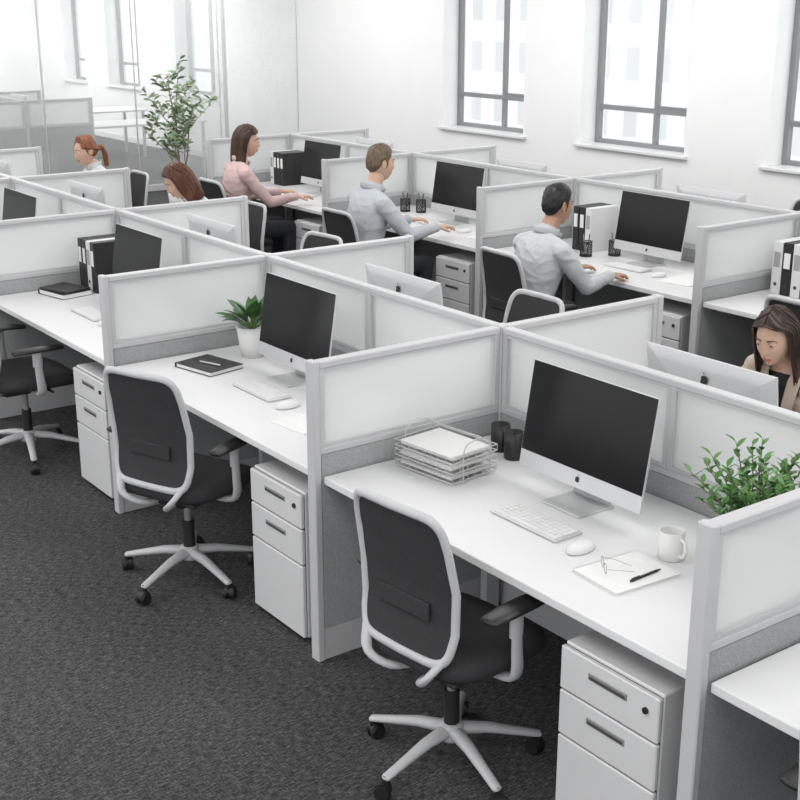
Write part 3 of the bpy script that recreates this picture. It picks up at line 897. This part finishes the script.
    for s in (1,-1):
        arm=armR if s>0 else armL; E=V(arm[0]); Wr=V(arm[1]); F=V(arm[2]) if len(arm)>2 else (Wr-E)
        d=(Wr-E).normalized()
        dst.tube([Wr-d*.045,Wr-d*.006],[.035*k,.035*k],cuff or shirt,n=18,cap='flat')
        hand(dst,Wr+V((0,0,0)),F,V((0,0,1)),-s,skin)
    Mh=Matrix.Translation(Hc)@Matrix.Rotation(hrot[1],4,'Z')@Matrix.Rotation(hrot[0],4,'X')
    head(dst,Mh,fem,skin,lip,hair,style,lids,cover)
    o=put(name,dst,loc,rz,sc); return o
def skinm(n,c): return mat(n,c,.5,nscale=30,namt=.04)
SK1=skinm('skin_light',(.60,.38,.28)); SK2=skinm('skin_tan',(.40,.235,.155)); 
LP1=mat('lips_rose',(.45,.16,.14),.4); LP2=mat('lips_tan',(.32,.15,.11),.45)
def hairm(n,c): return mat(n,c,.42,nscale=60,namt=.45,bump=.5,stretch=(1,1,.15))
HR_dk=hairm('hair_dark_brown',(.035,.017,.011)); HR_bk=hairm('hair_black',(.008,.007,.007)); HR_au=hairm('hair_auburn',(.10,.034,.016)); HR_db=hairm('hair_chestnut',(.055,.021,.012)); HR_gi=hairm('hair_copper',(.19,.065,.025)); HR_bl=hairm('hair_light_brown',(.13,.09,.055))
def clothm(n,c): return mat(n,c,.9,nscale=220,namt=.04,bump=.15,detail=2)
SH_b=clothm('shirt_pale_blue',(.50,.525,.555)); SH_g=clothm('shirt_pale_grey',(.50,.51,.53)); SH_p=clothm('blouse_pink',(.60,.43,.42)); SH_bz=clothm('blazer_beige',(.50,.42,.34)); TP=clothm('top_black',(.02,.02,.022)); PN=clothm('trousers_dark',(.025,.027,.033)); SH_w=clothm('blouse_white',(.6,.6,.6))
def A(s,e,w,f): return (V((s*e[0],e[1],e[2])),V((s*w[0],w[1],w[2])),V((s*f[0],f[1],f[2])))
chair(-5.58,5.08,math.radians(-4))
person('seated_man',(-5.55,5.03,0),math.radians(-4),False,SK2,LP2,HR_bk,'short',SH_g,PN,lean=.22,hpos=(0,.0,.005),hrot=(-.10,.0),
       armR=A(1,(.255,.24,.77),(.17,.50,.797),(-.15,1,-.05)),armL=A(-1,(.255,.24,.77),(.15,.50,.797),(-.15,1,-.05)))
chair(-7.42,5.14,0)
person('seated_man',(-7.40,5.10,0.0),math.radians(-6),False,SK1,LP1,HR_bl,'short',SH_b,PN,lean=.14,hpos=(0,.0,.01),hrot=(-.08,.0),
       armR=A(1,(.255,.22,.77),(.19,.48,.80),(-.1,1,-.05)),armL=A(-1,(.255,.22,.77),(.17,.48,.80),(-.1,1,-.05)),sc=1.05)
chair(-9.35,5.17,0)
person('seated_woman',(-9.33,5.13,0),-.15,True,SK1,LP1,HR_db,'long',SH_p,PN,lean=.12,hpos=(0,0,.0),hrot=(-.08,-.40),
       armR=A(1,(.23,.22,.765),(.17,.47,.79),(-.1,1,-.05)),armL=A(-1,(.23,.22,.765),(.15,.47,.79),(-.1,1,-.05)),sc=1.05,cover=98)
chair(-3.08,4.40,math.pi+.05)
person('seated_woman',(-3.06,4.35,0),math.pi+.10,True,SK1,LP1,HR_dk,'long',SH_bz,PN,lean=.27,hpos=(0,.04,-.045),hrot=(-.28,.05),
       armR=A(1,(.24,.22,.795),(.16,.46,.825),(-.2,1,-.05)),armL=A(-1,(.24,.22,.795),(.16,.46,.825),(-.2,1,-.05)),inner=TP,lids=.42,sc=.955,cover=112)
chair(-8.05,4.34,math.pi)
person('seated_woman',(-8.08,4.28,0),math.pi,True,SK1,LP1,HR_au,'bob',SH_w,PN,lean=.26,hpos=(0,.03,-.03),hrot=(-.5,-.2),
       armR=A(1,(.22,.22,.765),(.15,.46,.79),(-.1,1,-.05)),armL=A(-1,(.22,.22,.765),(.15,.46,.79),(-.1,1,-.05)))
chair(-10.14,4.42,math.pi)
person('seated_woman',(-10.15,4.36,0),math.pi,True,SK1,LP1,HR_gi,'pony',SH_w,PN,lean=.16,hpos=(0,.0,-.02),hrot=(-.2,0),
       armR=A(1,(.22,.22,.765),(.15,.46,.79),(-.1,1,-.05)),armL=A(-1,(.22,.22,.765),(.15,.46,.79),(-.1,1,-.05)))

# ------------------------------------------------------------------ light
w=bpy.data.worlds.new('world'); scene.world=w; w.use_nodes=True
bg=w.node_tree.nodes['Background']; bg.inputs[0].default_value=(.98,.99,1,1); bg.inputs[1].default_value=1.65
def area(name,x,y,z,sx,sy,P,rx=0,ry=0):
    l=bpy.data.lights.new(name,'AREA'); l.shape='RECTANGLE'; l.size=sx; l.size_y=sy; l.energy=P; l.color=(1,.995,.985)
    o=bpy.data.objects.new(name,l); o.location=(x,y,z); o.rotation_euler=(rx,ry,0); scene.collection.objects.link(o)
for x in (-1.5,-5.5,-9.5,-13.5,-19,-23):
    for y in (.5,4.2,7.8): area('ceiling_light',x,y,3.24,2.6,1.6,(52 if y<7 else 38) if x>-14 else 68)
for x in (-3,-8,-13,-18.5,-22.5): area('added_wall_fill',x,6.9,3.15,3.5,.5,29,rx=math.radians(58))  # unseen fill lamps, added to brighten the north wall
for y in (2,6): area('added_wall_fill',-21.5,y,3.15,.5,3.0,45,ry=math.radians(60))  # further fill lamps out of view, added to lift the west wall
# ------------------------------------------------------------------ camera
c=bpy.data.cameras.new('camera'); c.sensor_width=36; c.lens=1263/800*36; c.clip_end=200
o=bpy.data.objects.new('camera',c); scene.collection.objects.link(o); o.location=(0,0,2.4)
o.rotation_euler=(math.radians(90-17.57),0,math.atan2(.806,.592)); scene.camera=o
